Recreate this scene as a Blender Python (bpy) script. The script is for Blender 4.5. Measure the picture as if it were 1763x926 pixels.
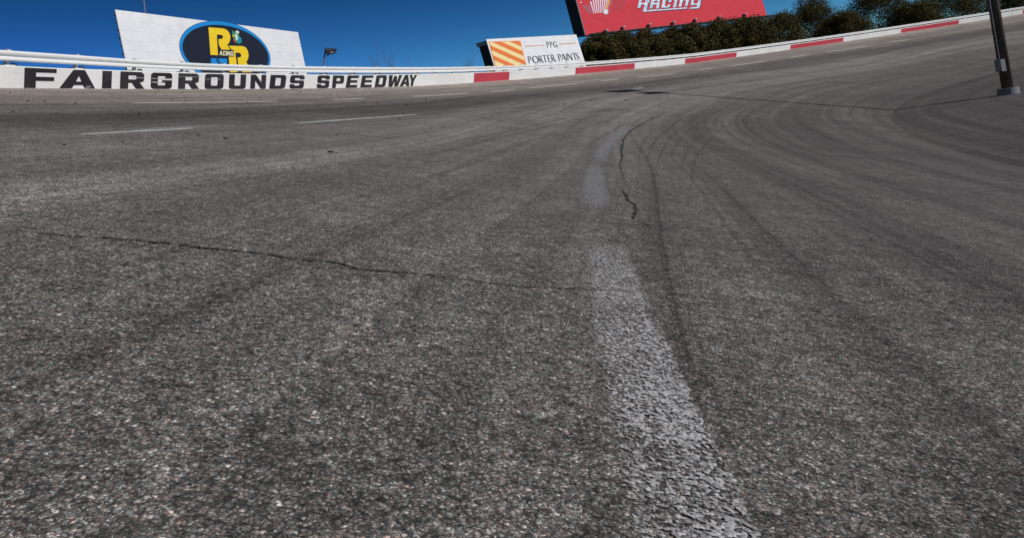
import bpy, math, random
import numpy as np
from mathutils import Vector, Matrix
from mathutils.geometry import tessellate_polygon
rad = math.radians
for o in list(bpy.data.objects): bpy.data.objects.remove(o)
scene = bpy.context.scene
COL = scene.collection

# ------------------------------------------------------------------ camera
S = 0.75                                   # metres per survey unit
F, ROLL, PITCH = 1300.33, 0.16593, 0.00197
CAMZ = 1.0 * S
cr, sr, cp_, sp_ = math.cos(ROLL), math.sin(ROLL), math.cos(PITCH), math.sin(PITCH)
AX = Vector((cr, sp_ * sr, -cp_ * sr)); AY = Vector((sr, -sp_ * cr, cp_ * cr)); AF = Vector((0, cp_, sp_))
camd = bpy.data.cameras.new('camera'); cam = bpy.data.objects.new('camera', camd); COL.objects.link(cam)
m = Matrix.Identity(4)
for i in range(3):
    m[i][0] = AX[i]; m[i][1] = AY[i]; m[i][2] = -AF[i]
m[2][3] = CAMZ
cam.matrix_world = m
camd.sensor_width = 36; camd.lens = 36 * F / 1763
camd.shift_x = (881.5 - 600) / 1763; camd.shift_y = -(463 - 253) / 1763
camd.clip_start = 0.05; camd.clip_end = 8000
scene.camera = cam
scene.render.resolution_x = 1024; scene.render.resolution_y = 537

# ------------------------------------------------------------------ sky, sun
SUN_EL = 38.0; SUN_DIR = Vector((.836 * math.cos(rad(SUN_EL)), -.548 * math.cos(rad(SUN_EL)), math.sin(rad(SUN_EL)))).normalized()
w = bpy.data.worlds.new("World"); scene.world = w; w.use_nodes = True
nt = w.node_tree; bg = nt.nodes['Background']
sky = nt.nodes.new('ShaderNodeTexSky'); sky.sky_type = 'NISHITA'; sky.sun_disc = False
sky.sun_elevation = rad(SUN_EL); sky.sun_rotation = math.atan2(SUN_DIR.x, SUN_DIR.y)
sky.altitude = 1500; sky.air_density = .9; sky.dust_density = .0; sky.ozone_density = 4.0
mn = nt.nodes.new('ShaderNodeVectorMath'); mn.operation = 'MINIMUM'; mn.inputs[1].default_value = (8, 8, 8)   # polarised, deep winter blue
sx_ = nt.nodes.new('ShaderNodeSeparateXYZ'); gm = nt.nodes.new('ShaderNodeCombineXYZ')
for i_, p_ in enumerate((2.6, 2.3, 3.0)):
    pw_ = nt.nodes.new('ShaderNodeMath'); pw_.operation = 'POWER'; pw_.inputs[1].default_value = p_
    nt.links.new(sx_.outputs[i_], pw_.inputs[0]); nt.links.new(pw_.outputs[0], gm.inputs[i_])
ml = nt.nodes.new('ShaderNodeVectorMath'); ml.operation = 'MULTIPLY'; ml.inputs[1].default_value = (.039, .08, .0205)
nt.links.new(sky.outputs[0], mn.inputs[0]); nt.links.new(mn.outputs[0], sx_.inputs[0]); nt.links.new(gm.outputs[0], ml.inputs[0])
nt.links.new(ml.outputs[0], bg.inputs[0]); bg.inputs[1].default_value = 0.075
sl = bpy.data.lights.new('sun', 'SUN'); sl.energy = 3.6; sl.angle = rad(.53); sl.color = (1, .955, .9)
so = bpy.data.objects.new('sun', sl); COL.objects.link(so); so.rotation_euler = SUN_DIR.to_track_quat('Z', 'Y').to_euler()
scene.view_settings.view_transform = 'Standard'; scene.view_settings.look = 'None'
scene.view_settings.exposure = 0.0; scene.view_settings.gamma = 1

# ------------------------------------------------------------------ survey helpers
CX, CY = 125.7326, -33.0559                # centre of the banked turn
BANK = 0.25735; TB = math.tan(BANK); RC = math.hypot(CX, CY)
R3, R2, R1, RW = 129.877, 135.40, 139.98, 144.47
R_APRON = 121.5
def ray(x, y):
    u = (x - 600) / F; v = -(y - 253) / F
    return AF + AX * u + AY * v
def at(x, y, t):                           # a point at a chosen distance along a sight line
    return Vector((0, 0, CAMZ)) + ray(x, y) * (t * S)
def ground(x, y):
    d = ray(x, y); k = CAMZ + TB * RC
    A = d.z ** 2 - TB ** 2 * (d.x ** 2 + d.y ** 2)
    B = 2 * (k * d.z + TB ** 2 * (d.x * CX + d.y * CY)); C = k * k - TB ** 2 * RC ** 2
    disc = max(B * B - 4 * A * C, 0); ts = [(-B - math.sqrt(disc)) / (2 * A), (-B + math.sqrt(disc)) / (2 * A)]
    ts = [t for t in ts if t > 0 and CAMZ + t * d.z + TB * RC > 0]
    t = min(ts); p = Vector((0, 0, CAMZ)) + d * t
    return p, t
def polar(p): return math.atan2(p.y - CY, p.x - CX), math.hypot(p.x - CX, p.y - CY)
def surf_z(r): return TB * (max(r, R_APRON) - RC)
def on(th, r, dz=0.0): return Vector((CX + r * math.cos(th), CY + r * math.sin(th), surf_z(r) + dz))
def bank_axes(th):
    ro = Vector((math.cos(th), math.sin(th), 0))
    return ro * math.cos(BANK) + Vector((0, 0, math.sin(BANK))), Vector((0, 0, math.cos(BANK))) - ro * math.sin(BANK)

# ------------------------------------------------------------------ object helpers
def tag(o, label=None, cat=None, group=None, kind=None):
    if label: o['label'] = label
    if cat: o['category'] = cat
    if group: o['group'] = group
    if kind: o['kind'] = kind
    return o
def mesh(name, verts, faces, mat, parent=None, uv=None, smooth=False):
    me = bpy.data.meshes.new(name); me.from_pydata([tuple(v) for v in verts], [], faces); me.update()
    if uv is not None:
        l = me.uv_layers.new(name='UVMap')
        for lp in me.loops: l.data[lp.index].uv = uv[lp.vertex_index]
    if smooth:
        for p in me.polygons: p.use_smooth = True
    me.materials.append(mat)
    o = bpy.data.objects.new(name, me); COL.objects.link(o)
    if parent:
        o.parent = parent
        if parent.type == 'EMPTY': o.matrix_parent_inverse = Matrix.Translation(-parent.location)
    return o
def empty(name, loc, label, cat, group=None):
    o = bpy.data.objects.new(name, None); COL.objects.link(o); o.location = loc; o.empty_display_size = .3
    return tag(o, label, cat, group)
class MB:
    def __init__(s): s.v = []; s.f = []
    def add(s, v, f):
        n = len(s.v); s.v += [Vector(q) for q in v]; s.f += [tuple(i + n for i in q) for q in f]
    def box8(s, p):                        # 4 front corners, 4 back corners
        s.add(p, [(0, 1, 2, 3), (7, 6, 5, 4), (0, 4, 5, 1), (1, 5, 6, 2), (2, 6, 7, 3), (3, 7, 4, 0)])
    def box(s, c, ex, ey, ez):             # centre and three half extent vectors
        c = Vector(c); P = []
        for a in (-1, 1):
            for (b_, d) in ((-1, -1), (1, -1), (1, 1), (-1, 1)): P.append(c + ez * a + ex * b_ + ey * d)
        s.box8(P)
    def tube(s, a, b, r0, r1=None, n=10, cap=True):
        a = Vector(a); b = Vector(b); r1 = r0 if r1 is None else r1
        d = (b - a).normalized(); u = d.orthogonal().normalized(); v_ = d.cross(u); P = []
        for (c, r) in ((a, r0), (b, r1)):
            for i in range(n):
                t = 2 * math.pi * i / n; P.append(c + (u * math.cos(t) + v_ * math.sin(t)) * r)
        fs = [(i, (i + 1) % n, n + (i + 1) % n, n + i) for i in range(n)]
        if cap: fs += [tuple(range(n - 1, -1, -1)), tuple(range(n, 2 * n))]
        s.add(P, fs)
    def build(s, name, mat, parent=None, smooth=False): return mesh(name, s.v, s.f, mat, parent, smooth=smooth)

# ------------------------------------------------------------------ materials
def mat(name):
    m_ = bpy.data.materials.new(name); m_.use_nodes = True; t = m_.node_tree
    return m_, t, t.nodes['Principled BSDF'], t.nodes['Material Output']
def N(t, kind, **kw):
    n = t.nodes.new('ShaderNode' + kind)
    for k, v in kw.items():
        if k.startswith('i_'): n.inputs[k[2:].replace('_', ' ')].default_value = v
        else: setattr(n, k, v)
    return n
def ramp(t, fac, stops, interp='LINEAR'):
    n = t.nodes.new('ShaderNodeValToRGB'); n.color_ramp.interpolation = interp
    e = n.color_ramp.elements
    while len(e) < len(stops): e.new(.5)
    for i, (p, c) in enumerate(stops):
        e[i].position = p; e[i].color = (c, c, c, 1) if isinstance(c, (int, float)) else (*c, 1)
    t.links.new(fac, n.inputs[0]); return n.outputs[0]
def mix(t, fac, a, b, mode='MIX'):
    n = t.nodes.new('ShaderNodeMix'); n.data_type = 'RGBA'; n.blend_type = mode
    for sock, val in ((n.inputs[0], fac), (n.inputs[6], a), (n.inputs[7], b)):
        if hasattr(val, 'links') or isinstance(val, bpy.types.NodeSocket): t.links.new(val, sock)
        elif isinstance(val, (int, float)): sock.default_value = val if sock == n.inputs[0] else (val, val, val, 1)
        else: sock.default_value = (*val, 1)
    return n.outputs[2]
def mth(t, op, a, b=None, c=None):
    n = t.nodes.new('ShaderNodeMath'); n.operation = op
    for i, v in enumerate((a, b, c)):
        if v is None: continue
        if isinstance(v, (int, float)): n.inputs[i].default_value = v
        else: t.links.new(v, n.inputs[i])
    return n.outputs[0]
def paint(name, col, rough=.6, wear=.06, scale=3.0, metal=0.0, bump=.0, dirt=None):
    m_, t, b, o = mat(name); tc = N(t, 'TexCoord')
    nz = N(t, 'TexNoise', i_Scale=scale, i_Detail=6.0, i_Roughness=.65); t.links.new(tc.outputs['Object'], nz.inputs['Vector'])
    v = ramp(t, nz.outputs[0], [(.25, 1 - wear * 2.5), (.75, 1 + wear * .0)])
    c = mix(t, 1.0, v, col, 'MULTIPLY')
    if dirt:
        n2 = N(t, 'TexNoise', i_Scale=scale * 4, i_Detail=8.0, i_Roughness=.7); t.links.new(tc.outputs['Object'], n2.inputs['Vector'])
        c = mix(t, ramp(t, n2.outputs[0], [(.58, 0), (.72, dirt)]), c, (.16, .14, .12))
    t.links.new(c, b.inputs['Base Color']); b.inputs['Roughness'].default_value = rough; b.inputs['Metallic'].default_value = metal
    if bump:
        bp = N(t, 'Bump', i_Strength=bump, i_Distance=.02); n3 = N(t, 'TexNoise', i_Scale=18.0, i_Detail=8.0); t.links.new(tc.outputs['Object'], n3.inputs['Vector'])
        t.links.new(n3.outputs[0], bp.inputs['Height']); t.links.new(bp.outputs[0], b.inputs['Normal'])
    return m_

def grains(t):
    """stone pattern shared by the asphalt and the worn paint on it: colour, lightness, height"""
    tc = N(t, 'TexCoord')
    # break the regularity of the cells
    wn = N(t, 'TexNoise', i_Scale=60.0, i_Detail=2.0); t.links.new(tc.outputs['Object'], wn.inputs['Vector'])
    wv = N(t, 'VectorMath', operation='MULTIPLY_ADD'); t.links.new(wn.outputs['Color'], wv.inputs[0])
    wv.inputs[1].default_value = (.012, .012, .012); t.links.new(tc.outputs['Object'], wv.inputs[2])
    vo = N(t, 'TexVoronoi', i_Scale=104.0); t.links.new(wv.outputs[0], vo.inputs['Vector'])
    v2 = N(t, 'TexVoronoi', i_Scale=260.0); t.links.new(wv.outputs[0], v2.inputs['Vector'])
    sp = N(t, 'SeparateColor'); t.links.new(vo.outputs['Color'], sp.inputs[0])
    s2 = N(t, 'SeparateColor'); t.links.new(v2.outputs['Color'], s2.inputs[0])
    return tc, vo, v2, sp, s2
def asphalt_material():
    m_, t, b, o = mat('asphalt'); tc, vo, v2, sp, s2 = grains(t)
    uv = N(t, 'UVMap'); xyz = N(t, 'SeparateXYZ'); t.links.new(uv.outputs[0], xyz.inputs[0])
    arc, rr = xyz.outputs[0], xyz.outputs[1]
    # stones
    big = ramp(t, sp.outputs[0], [(0, .028), (.3, .05), (.62, .09), (.86, .14), (.96, .2), (1, .32)])
    small = ramp(t, s2.outputs[0], [(0, .03), (.5, .075), (.85, .13), (1, .3)])
    isbig = ramp(t, sp.outputs[1], [(.45, 0), (.55, 1)])
    c = mix(t, isbig, small, big)
    tint = ramp(t, sp.outputs[2], [(0, (1.12, .96, .9)), (.3, (1, 1, 1)), (.62, (1, .99, .97)), (.85, (.95, 1, 1.04)), (1, (1.3, .98, .88))])
    c = mix(t, 1.0, c, tint, 'MULTIPLY')
    # pits between the stones
    pit = ramp(t, vo.outputs['Distance'], [(.35, 1), (.75, .42)])
    c = mix(t, 1.0, c, pit, 'MULTIPLY')
    # mottling at several sizes
    for sc, lo, hi in ((46.0, .4, 1.65), (17.0, .62, 1.4), (8.0, .8, 1.2), (2.2, .82, 1.18), (.35, 1.0, 1.36)):
        nz = N(t, 'TexNoise', i_Scale=sc, i_Detail=5.0, i_Roughness=.6); t.links.new(tc.outputs['Object'], nz.inputs['Vector'])
        c = mix(t, 1.0, c, ramp(t, nz.outputs[0], [(.3, lo), (.7, hi)]), 'MULTIPLY')
    # tone across the lanes: dark groove of laid rubber, paler by the wall
    prof = mth(t, 'DIVIDE', mth(t, 'SUBTRACT', rr, 120.0), 26.0)
    wob = N(t, 'TexNoise', i_Scale=.06, i_Detail=2.0); t.links.new(tc.outputs['Object'], wob.inputs['Vector'])
    prof = mth(t, 'ADD', prof, mth(t, 'MULTIPLY', mth(t, 'SUBTRACT', wob.outputs[0], .5), .06))
    def P(r): return (r - 120) / 26
    tone = ramp(t, prof, [(0, 1.0), (P(128.5), 1.35), (P(130.3), 1.85), (P(132.8), 2.15), (P(134.9), 1.9), (P(136.3), 1.2), (P(137.8), 1.1),
                          (P(139), 1.75), (P(140.5), 2.4), (P(142.0), 2.5), (P(144.4), 3.2)])
    c = mix(t, 1.0, c, tone, 'MULTIPLY')
    warm = ramp(t, prof, [(P(131), (1.02, 1, .965)), (P(138), (1.04, 1, .95)), (P(143), (1.1, 1, .9))])
    c = mix(t, 1.0, c, warm, 'MULTIPLY')
    # long streaks of tyre rubber along the lanes, drifting gently across them
    drift = N(t, 'TexNoise', i_Scale=1.0, i_Detail=1.0)
    dc = N(t, 'CombineXYZ'); t.links.new(mth(t, 'MULTIPLY', arc, .018), dc.inputs[0]); t.links.new(mth(t, 'MULTIPLY', rr, .05), dc.inputs[1]); t.links.new(dc.outputs[0], drift.inputs['Vector'])
    rr2 = mth(t, 'ADD', rr, mth(t, 'MULTIPLY', drift.outputs[0], 8.0))
    for (su, svv, lo, hi, p0, p1, zo) in ((.02, 1.0, .74, 1.16, .35, .65, 0), (.03, 4.2, .84, 1.1, .35, .65, 7), (.014, 11.0, .58, 1.05, .25, .45, 3)):
        cc = N(t, 'CombineXYZ'); t.links.new(mth(t, 'MULTIPLY', arc, su), cc.inputs[0]); t.links.new(mth(t, 'MULTIPLY', rr2, svv), cc.inputs[1]); cc.inputs[2].default_value = zo
        nz = N(t, 'TexNoise', i_Scale=1.0, i_Detail=3.0, i_Roughness=.55); t.links.new(cc.outputs[0], nz.inputs['Vector'])
        c = mix(t, 1.0, c, ramp(t, nz.outputs[0], [(p0, lo), (p1, hi)]), 'MULTIPLY')
    t.links.new(c, b.inputs['Base Color'])
    b.inputs['Roughness'].default_value = .88; b.inputs['Specular IOR Level'].default_value = .25
    h = mth(t, 'ADD', mth(t, 'MULTIPLY', ramp(t, vo.outputs['Distance'], [(.1, 1), (.8, 0)]), mth(t, 'ADD', sp.outputs[0], .35)), mth(t, 'MULTIPLY', ramp(t, v2.outputs['Distance'], [(.1, 1), (.8, 0)]), .35))
    bp = N(t, 'Bump', i_Strength=.75, i_Distance=.006); t.links.new(h, bp.inputs['Height']); t.links.new(bp.outputs[0], b.inputs['Normal'])
    return m_
def worn_paint(name, col, cover, soft=.12, bias=None, edge=5.0, amax=1.0, patch=.35):
    """paint left on the stone tops; bare asphalt shows through where it has gone"""
    m_, t, b, o = mat(name); tc, vo, v2, sp, s2 = grains(t)
    uv = N(t, 'UVMap'); xyz = N(t, 'SeparateXYZ'); t.links.new(uv.outputs[0], xyz.inputs[0])
    nz = N(t, 'TexNoise', i_Scale=3.0, i_Detail=7.0, i_Roughness=.75); t.links.new(tc.outputs['Object'], nz.inputs['Vector'])
    k = mth(t, 'ADD', mth(t, 'MULTIPLY', sp.outputs[1], .75), mth(t, 'MULTIPLY', s2.outputs[1], .34))
    k = mth(t, 'ADD', k, mth(t, 'MULTIPLY', nz.outputs[0], .55))
    nl = N(t, 'TexNoise', i_Scale=1.7, i_Detail=4.0, i_Roughness=.6); t.links.new(tc.outputs['Object'], nl.inputs['Vector']); k = mth(t, 'ADD', k, mth(t, 'MULTIPLY', mth(t, 'SUBTRACT', nl.outputs[0], .5), patch))
    bp = N(t, 'Bump', i_Strength=.6, i_Distance=.005); t.links.new(ramp(t, vo.outputs['Distance'], [(.1, 1), (.8, 0)]), bp.inputs['Height']); t.links.new(bp.outputs[0], b.inputs['Normal'])
    # thins out towards the edges of the stripe (v runs 0..1 across it, u 0..1 along it)
    e = mth(t, 'SUBTRACT', 1.0, mth(t, 'POWER', mth(t, 'ABSOLUTE', mth(t, 'SUBTRACT', mth(t, 'MULTIPLY', xyz.outputs[1], 2.0), 1.0)), edge))
    e2 = mth(t, 'SUBTRACT', 1.0, mth(t, 'POWER', mth(t, 'ABSOLUTE', mth(t, 'SUBTRACT', mth(t, 'MULTIPLY', xyz.outputs[0], 2.0), 1.0)), 8.0))
    k = mth(t, 'ADD', k, mth(t, 'MULTIPLY', mth(t, 'SUBTRACT', mth(t, 'MULTIPLY', e, e2), 1.0), .45))
    if bias: k = mth(t, 'ADD', k, mth(t, 'MULTIPLY', mth(t, 'SUBTRACT', xyz.outputs[1], .6), bias))
    a = N(t, 'MapRange'); a.inputs['From Min'].default_value = 1.15 - cover - soft; a.inputs['From Max'].default_value = 1.15 - cover + soft
    t.links.new(k, a.inputs[0])
    c = mix(t, 1.0, col, ramp(t, sp.outputs[0], [(0, .6), (1, 1.05)]), 'MULTIPLY')
    t.links.new(c, b.inputs['Base Color']); b.inputs['Roughness'].default_value = .8
    t.links.new(mth(t, 'MULTIPLY', a.outputs[0], amax), b.inputs['Alpha']); return m_
M = {}
M['asphalt'] = asphalt_material()
M['line1'] = worn_paint('white_line_paint', (.82, .8, .76), .78, .14)
M['line2'] = worn_paint('scuffed_line_paint', (.78, .79, .82), .62, .16, patch=.8)
M['line2f'] = worn_paint('rubbed_line_paint', (.5, .5, .52), .34, .2, amax=.7)
M['line3'] = worn_paint('worn_line_paint', (.31, .315, .335), .5, .3, edge=4.0, amax=.8, patch=.5)
M['line3w'] = worn_paint('chalky_line_paint', (.5, .5, .51), .27, .2, -.1, edge=7.0, patch=1.1)
M['crack'] = worn_paint('tar_black', (.016, .015, .015), .56, .3, edge=2.5, amax=.85)
M['crack2'] = worn_paint('fine_crack_black', (.012, .011, .011), .6, .16, edge=3.0, patch=.8)
M['skid_and_shadow'] = worn_paint('rubber_and_shadow_black', (.03, .028, .028), .5, .55, edge=1.6, amax=.24)
M['rubber'] = paint('rubber', (.012, .012, .012), .7)
def wall_paint(name, col):
    m_, t, b, o = mat(name); tc = N(t, 'TexCoord'); mp = N(t, 'Mapping'); mp.inputs['Scale'].default_value = (.5, .5, 16); t.links.new(tc.outputs['Object'], mp.inputs['Vector'])
    a = N(t, 'TexNoise', i_Scale=1.0, i_Detail=7.0, i_Roughness=.7); t.links.new(mp.outputs[0], a.inputs['Vector'])
    c2 = N(t, 'TexNoise', i_Scale=6.0, i_Detail=9.0, i_Roughness=.75); t.links.new(tc.outputs['Object'], c2.inputs['Vector'])
    d = N(t, 'TexNoise', i_Scale=.5, i_Detail=3.0); t.links.new(tc.outputs['Object'], d.inputs['Vector'])
    c = mix(t, 1.0, col, ramp(t, d.outputs[0], [(.3, .88), (.7, 1)]), 'MULTIPLY')
    c = mix(t, ramp(t, a.outputs[0], [(.56, 0), (.76, .42)]), c, (.16, .145, .13)); c = mix(t, ramp(t, c2.outputs[0], [(.6, 0), (.74, .45)]), c, (.2, .18, .16))
    t.links.new(c, b.inputs['Base Color']); b.inputs['Roughness'].default_value = .65
    bp = N(t, 'Bump', i_Strength=.35, i_Distance=.02); t.links.new(c2.outputs[0], bp.inputs['Height']); t.links.new(bp.outputs[0], b.inputs['Normal']); return m_
M['wall'] = wall_paint('white_wall_paint', (.84, .83, .8))
M['scrape'] = paint('scraped_paint', (.6, .59, .57), .7, .2, 4)
M['joint'] = paint('joint_grey', (.3, .29, .27), .8, .2, 4)
M['wallred'] = wall_paint('red_wall_paint', (.55, .045, .07))
def chipped():
    m_, t, b, o = mat('black_letter_paint'); tc = N(t, 'TexCoord'); mp = N(t, 'Mapping'); mp.inputs['Scale'].default_value = (1, 1, 3.5); t.links.new(tc.outputs['Object'], mp.inputs['Vector'])
    nz = N(t, 'TexNoise', i_Scale=5.0, i_Detail=9.0, i_Roughness=.78); t.links.new(mp.outputs[0], nz.inputs['Vector'])
    n2 = N(t, 'TexNoise', i_Scale=1.2, i_Detail=5.0); t.links.new(tc.outputs['Object'], n2.inputs['Vector'])
    c = mix(t, ramp(t, nz.outputs[0], [(.64, 0), (.69, 1)]), (.013, .011, .014), (.5, .5, .48)); c = mix(t, ramp(t, n2.outputs[0], [(.4, 0), (.75, .5)]), c, (.05, .047, .05))
    t.links.new(c, b.inputs['Base Color']); b.inputs['Roughness'].default_value = .6; return m_
M['letter'] = chipped()
M['_x'] = paint('black_letter_paint', (.012, .011, .014), .55, .2, 3)
M['rail'] = paint('white_rail_paint', (.9, .9, .885), .38, .03, 2.0)
M['post'] = paint('dull_steel', (.12, .12, .12), .6, .1)
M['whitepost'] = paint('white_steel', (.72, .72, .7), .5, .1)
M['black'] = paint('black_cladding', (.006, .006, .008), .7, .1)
M['steel'] = paint('grey_steel', (.25, .25, .26), .5, .1, metal=.4)
M['darksteel'] = paint('dark_steel', (.03, .03, .035), .6, .1)
M['wood'] = paint('pole_wood', (.12, .085, .06), .85, .2, 4)
M['lens'] = paint('lamp_glass', (.6, .6, .58), .15, .05)
M['blue'] = paint('blue_paint', (.006, .25, .66), .5, .05)
M['oval'] = paint('oval_black_paint', (.012, .014, .024), .45, .1)
M['yellow'] = paint('yellow_paint', (.9, .62, .01), .5, .06)
M['pale'] = paint('pale_yellow_paint', (.88, .82, .52), .5, .06)
M['green'] = paint('green_paint', (.03, .3, .14), .5); M['redp'] = paint('bright_red_paint', (.65, .03, .05), .5)
M['whitep'] = paint('bright_white_paint', (.75, .75, .75), .5)
M['orange'] = paint('orange_paint', (.82, .2, .025), .5, .06); M['cream'] = paint('cream_paint', (.9, .72, .34), .5, .05)
M['ink'] = paint('ink_black', (.02, .025, .03), .5)
M['redboard'] = paint('red_board_vinyl', (.66, .03, .05), .8, .09, .9)
M['shadowink'] = paint('navy_ink', (.015, .012, .06), .5)
def chrome_print():
    m_, t, b, o = mat('chrome_print'); tc = N(t, 'TexCoord'); nz = N(t, 'TexNoise', i_Scale=1.6, i_Detail=2.0); t.links.new(tc.outputs['Object'], nz.inputs['Vector'])
    t.links.new(ramp(t, nz.outputs[0], [(.36, (.36, .55, .66)), (.5, (.6, .68, .8)), (.62, (.82, .82, .84))]), b.inputs['Base Color']); b.inputs['Roughness'].default_value = .45; return m_
M['chrome'] = chrome_print()
M['stripew'] = paint('silver_stripe', (.78, .75, .82), .5); M['stripeg'] = paint('mauve_stripe', (.3, .2, .27), .5); M['striped'] = paint('faded_stripe', (.42, .05, .08), .5)
def board_white():
    m_, t, b, o = mat('white_board_panels'); uv = N(t, 'UVMap')
    br = N(t, 'TexBrick', offset=.5, i_Scale=1.0); br.inputs['Mortar Size'].default_value = .012; br.inputs['Brick Width'].default_value = 3.1; br.inputs['Row Height'].default_value = .62
    br.inputs['Color1'].default_value = (.79, .79, .8, 1); br.inputs['Color2'].default_value = (.765, .77, .785, 1); br.inputs['Mortar'].default_value = (.6, .6, .63, 1)
    br.inputs['Mortar Smooth'].default_value = .6
    t.links.new(uv.outputs[0], br.inputs['Vector'])
    nz = N(t, 'TexNoise', i_Scale=.8, i_Detail=6.0, i_Roughness=.7); t.links.new(uv.outputs[0], nz.inputs['Vector'])
    c = mix(t, 1.0, br.outputs[0], ramp(t, nz.outputs[0], [(.3, .88), (.6, 1)]), 'MULTIPLY')
    t.links.new(c, b.inputs['Base Color']); b.inputs['Roughness'].default_value = .5; return m_
M['board'] = board_white()
def leaf_material(name, cols, tr=.15):
    m_, t, b, o = mat(name); g = N(t, 'NewGeometry'); tc = N(t, 'TexCoord')
    nz = N(t, 'TexNoise', i_Scale=.55, i_Detail=3.0); t.links.new(tc.outputs['Object'], nz.inputs['Vector'])
    k = mth(t, 'ADD', mth(t, 'MULTIPLY', g.outputs['Random Per Island'], .55), mth(t, 'MULTIPLY', nz.outputs[0], .5))
    t.links.new(ramp(t, k, [(.15, cols[0]), (.45, cols[1]), (.75, cols[2]), (.95, cols[3])]), b.inputs['Base Color'])
    b.inputs['Roughness'].default_value = .75; b.inputs['Specular IOR Level'].default_value = .15; return m_
M['leaf'] = leaf_material('magnolia_leaves', [(.02, .026, .007), (.055, .052, .013), (.09, .062, .018), (.19, .085, .024)])
M['bark'] = paint('bark', (.09, .07, .055), .9, .2, 3, bump=.4)
M['twig'] = paint('twig', (.16, .11, .09), .9, .1)
def grass_ground():
    m_, t, b, o = mat('winter_grass'); tc = N(t, 'TexCoord'); c = None
    a = N(t, 'TexNoise', i_Scale=.15, i_Detail=10.0, i_Roughness=.7); t.links.new(tc.outputs['Object'], a.inputs['Vector'])
    d = N(t, 'TexNoise', i_Scale=9.0, i_Detail=6.0, i_Roughness=.8); t.links.new(tc.outputs['Object'], d.inputs['Vector'])
    c = ramp(t, a.outputs[0], [(.3, (.05, .07, .02)), (.5, (.1, .1, .035)), (.7, (.17, .14, .07))])
    c = mix(t, 1.0, c, ramp(t, d.outputs[0], [(.25, .45), (.75, 1.4)]), 'MULTIPLY'); t.links.new(c, b.inputs['Base Color']); b.inputs['Roughness'].default_value = .95
    bp = N(t, 'Bump', i_Strength=.6, i_Distance=.05); t.links.new(d.outputs[0], bp.inputs['Height']); t.links.new(bp.outputs[0], b.inputs['Normal']); return m_
M['grass'] = grass_ground()

# ------------------------------------------------------------------ banked track
def ring(name, radii, zf, matl, step=.5, uvs=True):
    n = int(round(360 / step)); V = []; U = []; Fc = []
    for i in range(n + 1):
        th = rad(90 + i * step)
        for r in radii:
            V.append((CX + r * math.cos(th), CY + r * math.sin(th), zf(r))); U.append((th * 144.5, r))
    k = len(radii)
    for i in range(n):
        for j in range(k - 1):
            a = i * k + j; Fc.append((a, a + k, a + k + 1, a + 1))
    return mesh(name, V, Fc, matl, uv=U)
tag(ring('racetrack', [R_APRON, 125, 127.5, 129, 130, 131, 133, 136, 139, 142, 144.9], surf_z, M['asphalt']), 'banked grey asphalt racetrack turn', kind='structure')
tag(ring('apron', [112, 115, 118, R_APRON], lambda r: surf_z(R_APRON), M['asphalt']), 'flat asphalt apron inside the banked turn', kind='structure')
tag(ring('infield_grass', [.5, 40, 80, 112.02], lambda r: surf_z(R_APRON) - .02 - .3 * max(0, (112 - r) / 112), M['grass'], 2), 'infield grass', kind='structure')
tag(ring('outer_ground', [144.9, 152, 170, 230, 400, 3000, 6000], lambda r: {144.9: 2.9, 152: 2.7, 170: 1.5, 230: 0, 400: -2}.get(r, -3), M['grass'], 2), 'winter grass ground beyond the wall', kind='structure')

# survey of the wall foot, wall top, and rail edges against arc position
WB = [(0, 152), (130, 153), (300, 154), (464, 153.6), (600, 151.9), (721, 148.7), (814, 143), (878.6, 138.7), (900, 136.3), (993, 128.7), (1092, 119), (1178.6, 110.4), (1200, 108.6)]
WT = [(0, 112.3), (41, 116), (180, 121), (300, 125.5), (450, 128), (600, 129.8), (738, 128), (814, 125.6), (878.6, 123.2), (993, 116.4), (1092, 108.6), (1178.6, 101), (1200, 99.4)]
RB = [(0, 104.8), (41, 107.7), (180, 114.4), (300, 120.2), (450, 124.4), (600, 126.7), (738, 126), (816, 124), (900, 119.6), (1007, 112.8), (1092, 106.4), (1137, 102.6), (1200, 97.2)]
RT = [(0, 87.3), (41, 89.4), (180, 99.3), (300, 108.3), (450, 113.6), (600, 116.2), (721, 116.7), (816, 115.6), (900, 113.3), (1007, 107.5), (1096, 101.3), (1137, 97.6), (1200, 92.6)]
wb, wt, rb_, rt_ = [np.array(a, float) for a in (WB, WT, RB, RT)]
xs = np.linspace(0, 1200, 241); TH = []; RR_ = []; HW = []; HB = []; HT = []
for x in xs:
    yb = np.interp(x, wb[:, 0], wb[:, 1]); p, t = ground(x, yb); th, r = polar(p)
    TH.append(th); RR_.append(r)
    for arr, H in ((wt, HW), (rb_, HB), (rt_, HT)):
        H.append((yb - np.interp(x, arr[:, 0], arr[:, 1])) * t / F)
def sm(a, k=15):
    a = np.array(a); pad = np.concatenate([np.full(k, a[0]), a, np.full(k, a[-1])]); return np.convolve(pad, np.ones(2 * k + 1) / (2 * k + 1), 'valid')
TH = np.array(TH)[::-1]; RR_, HW, HB, HT = [sm(a)[::-1] for a in (RR_, HW, HB, HT)]
KH = 1.0 / 1.0
def wr(th):
    if th < TH[0]: return RW + (RR_[0] - RW) * math.exp(-(TH[0] - th) / rad(7))
    return float(np.interp(th, TH, RR_))
def wh(th): return float(np.interp(th, TH, HW)) * KH
def hb(th): return float(np.interp(th, TH, HB)) * KH
def ht(th): return float(np.interp(th, TH, HT)) * KH
def wallpt(th, h, out=0.0):                # point on the leaning wall face, h up from its foot, out behind the face
    a, n = bank_axes(th); r = wr(th)
    return on(th, r) + n * h + a * out
def th_at(x):                              # arc position of the wall foot seen at a survey column
    p, t = ground(x, float(np.interp(x, wb[:, 0], wb[:, 1]))); return polar(p)[0]

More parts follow.
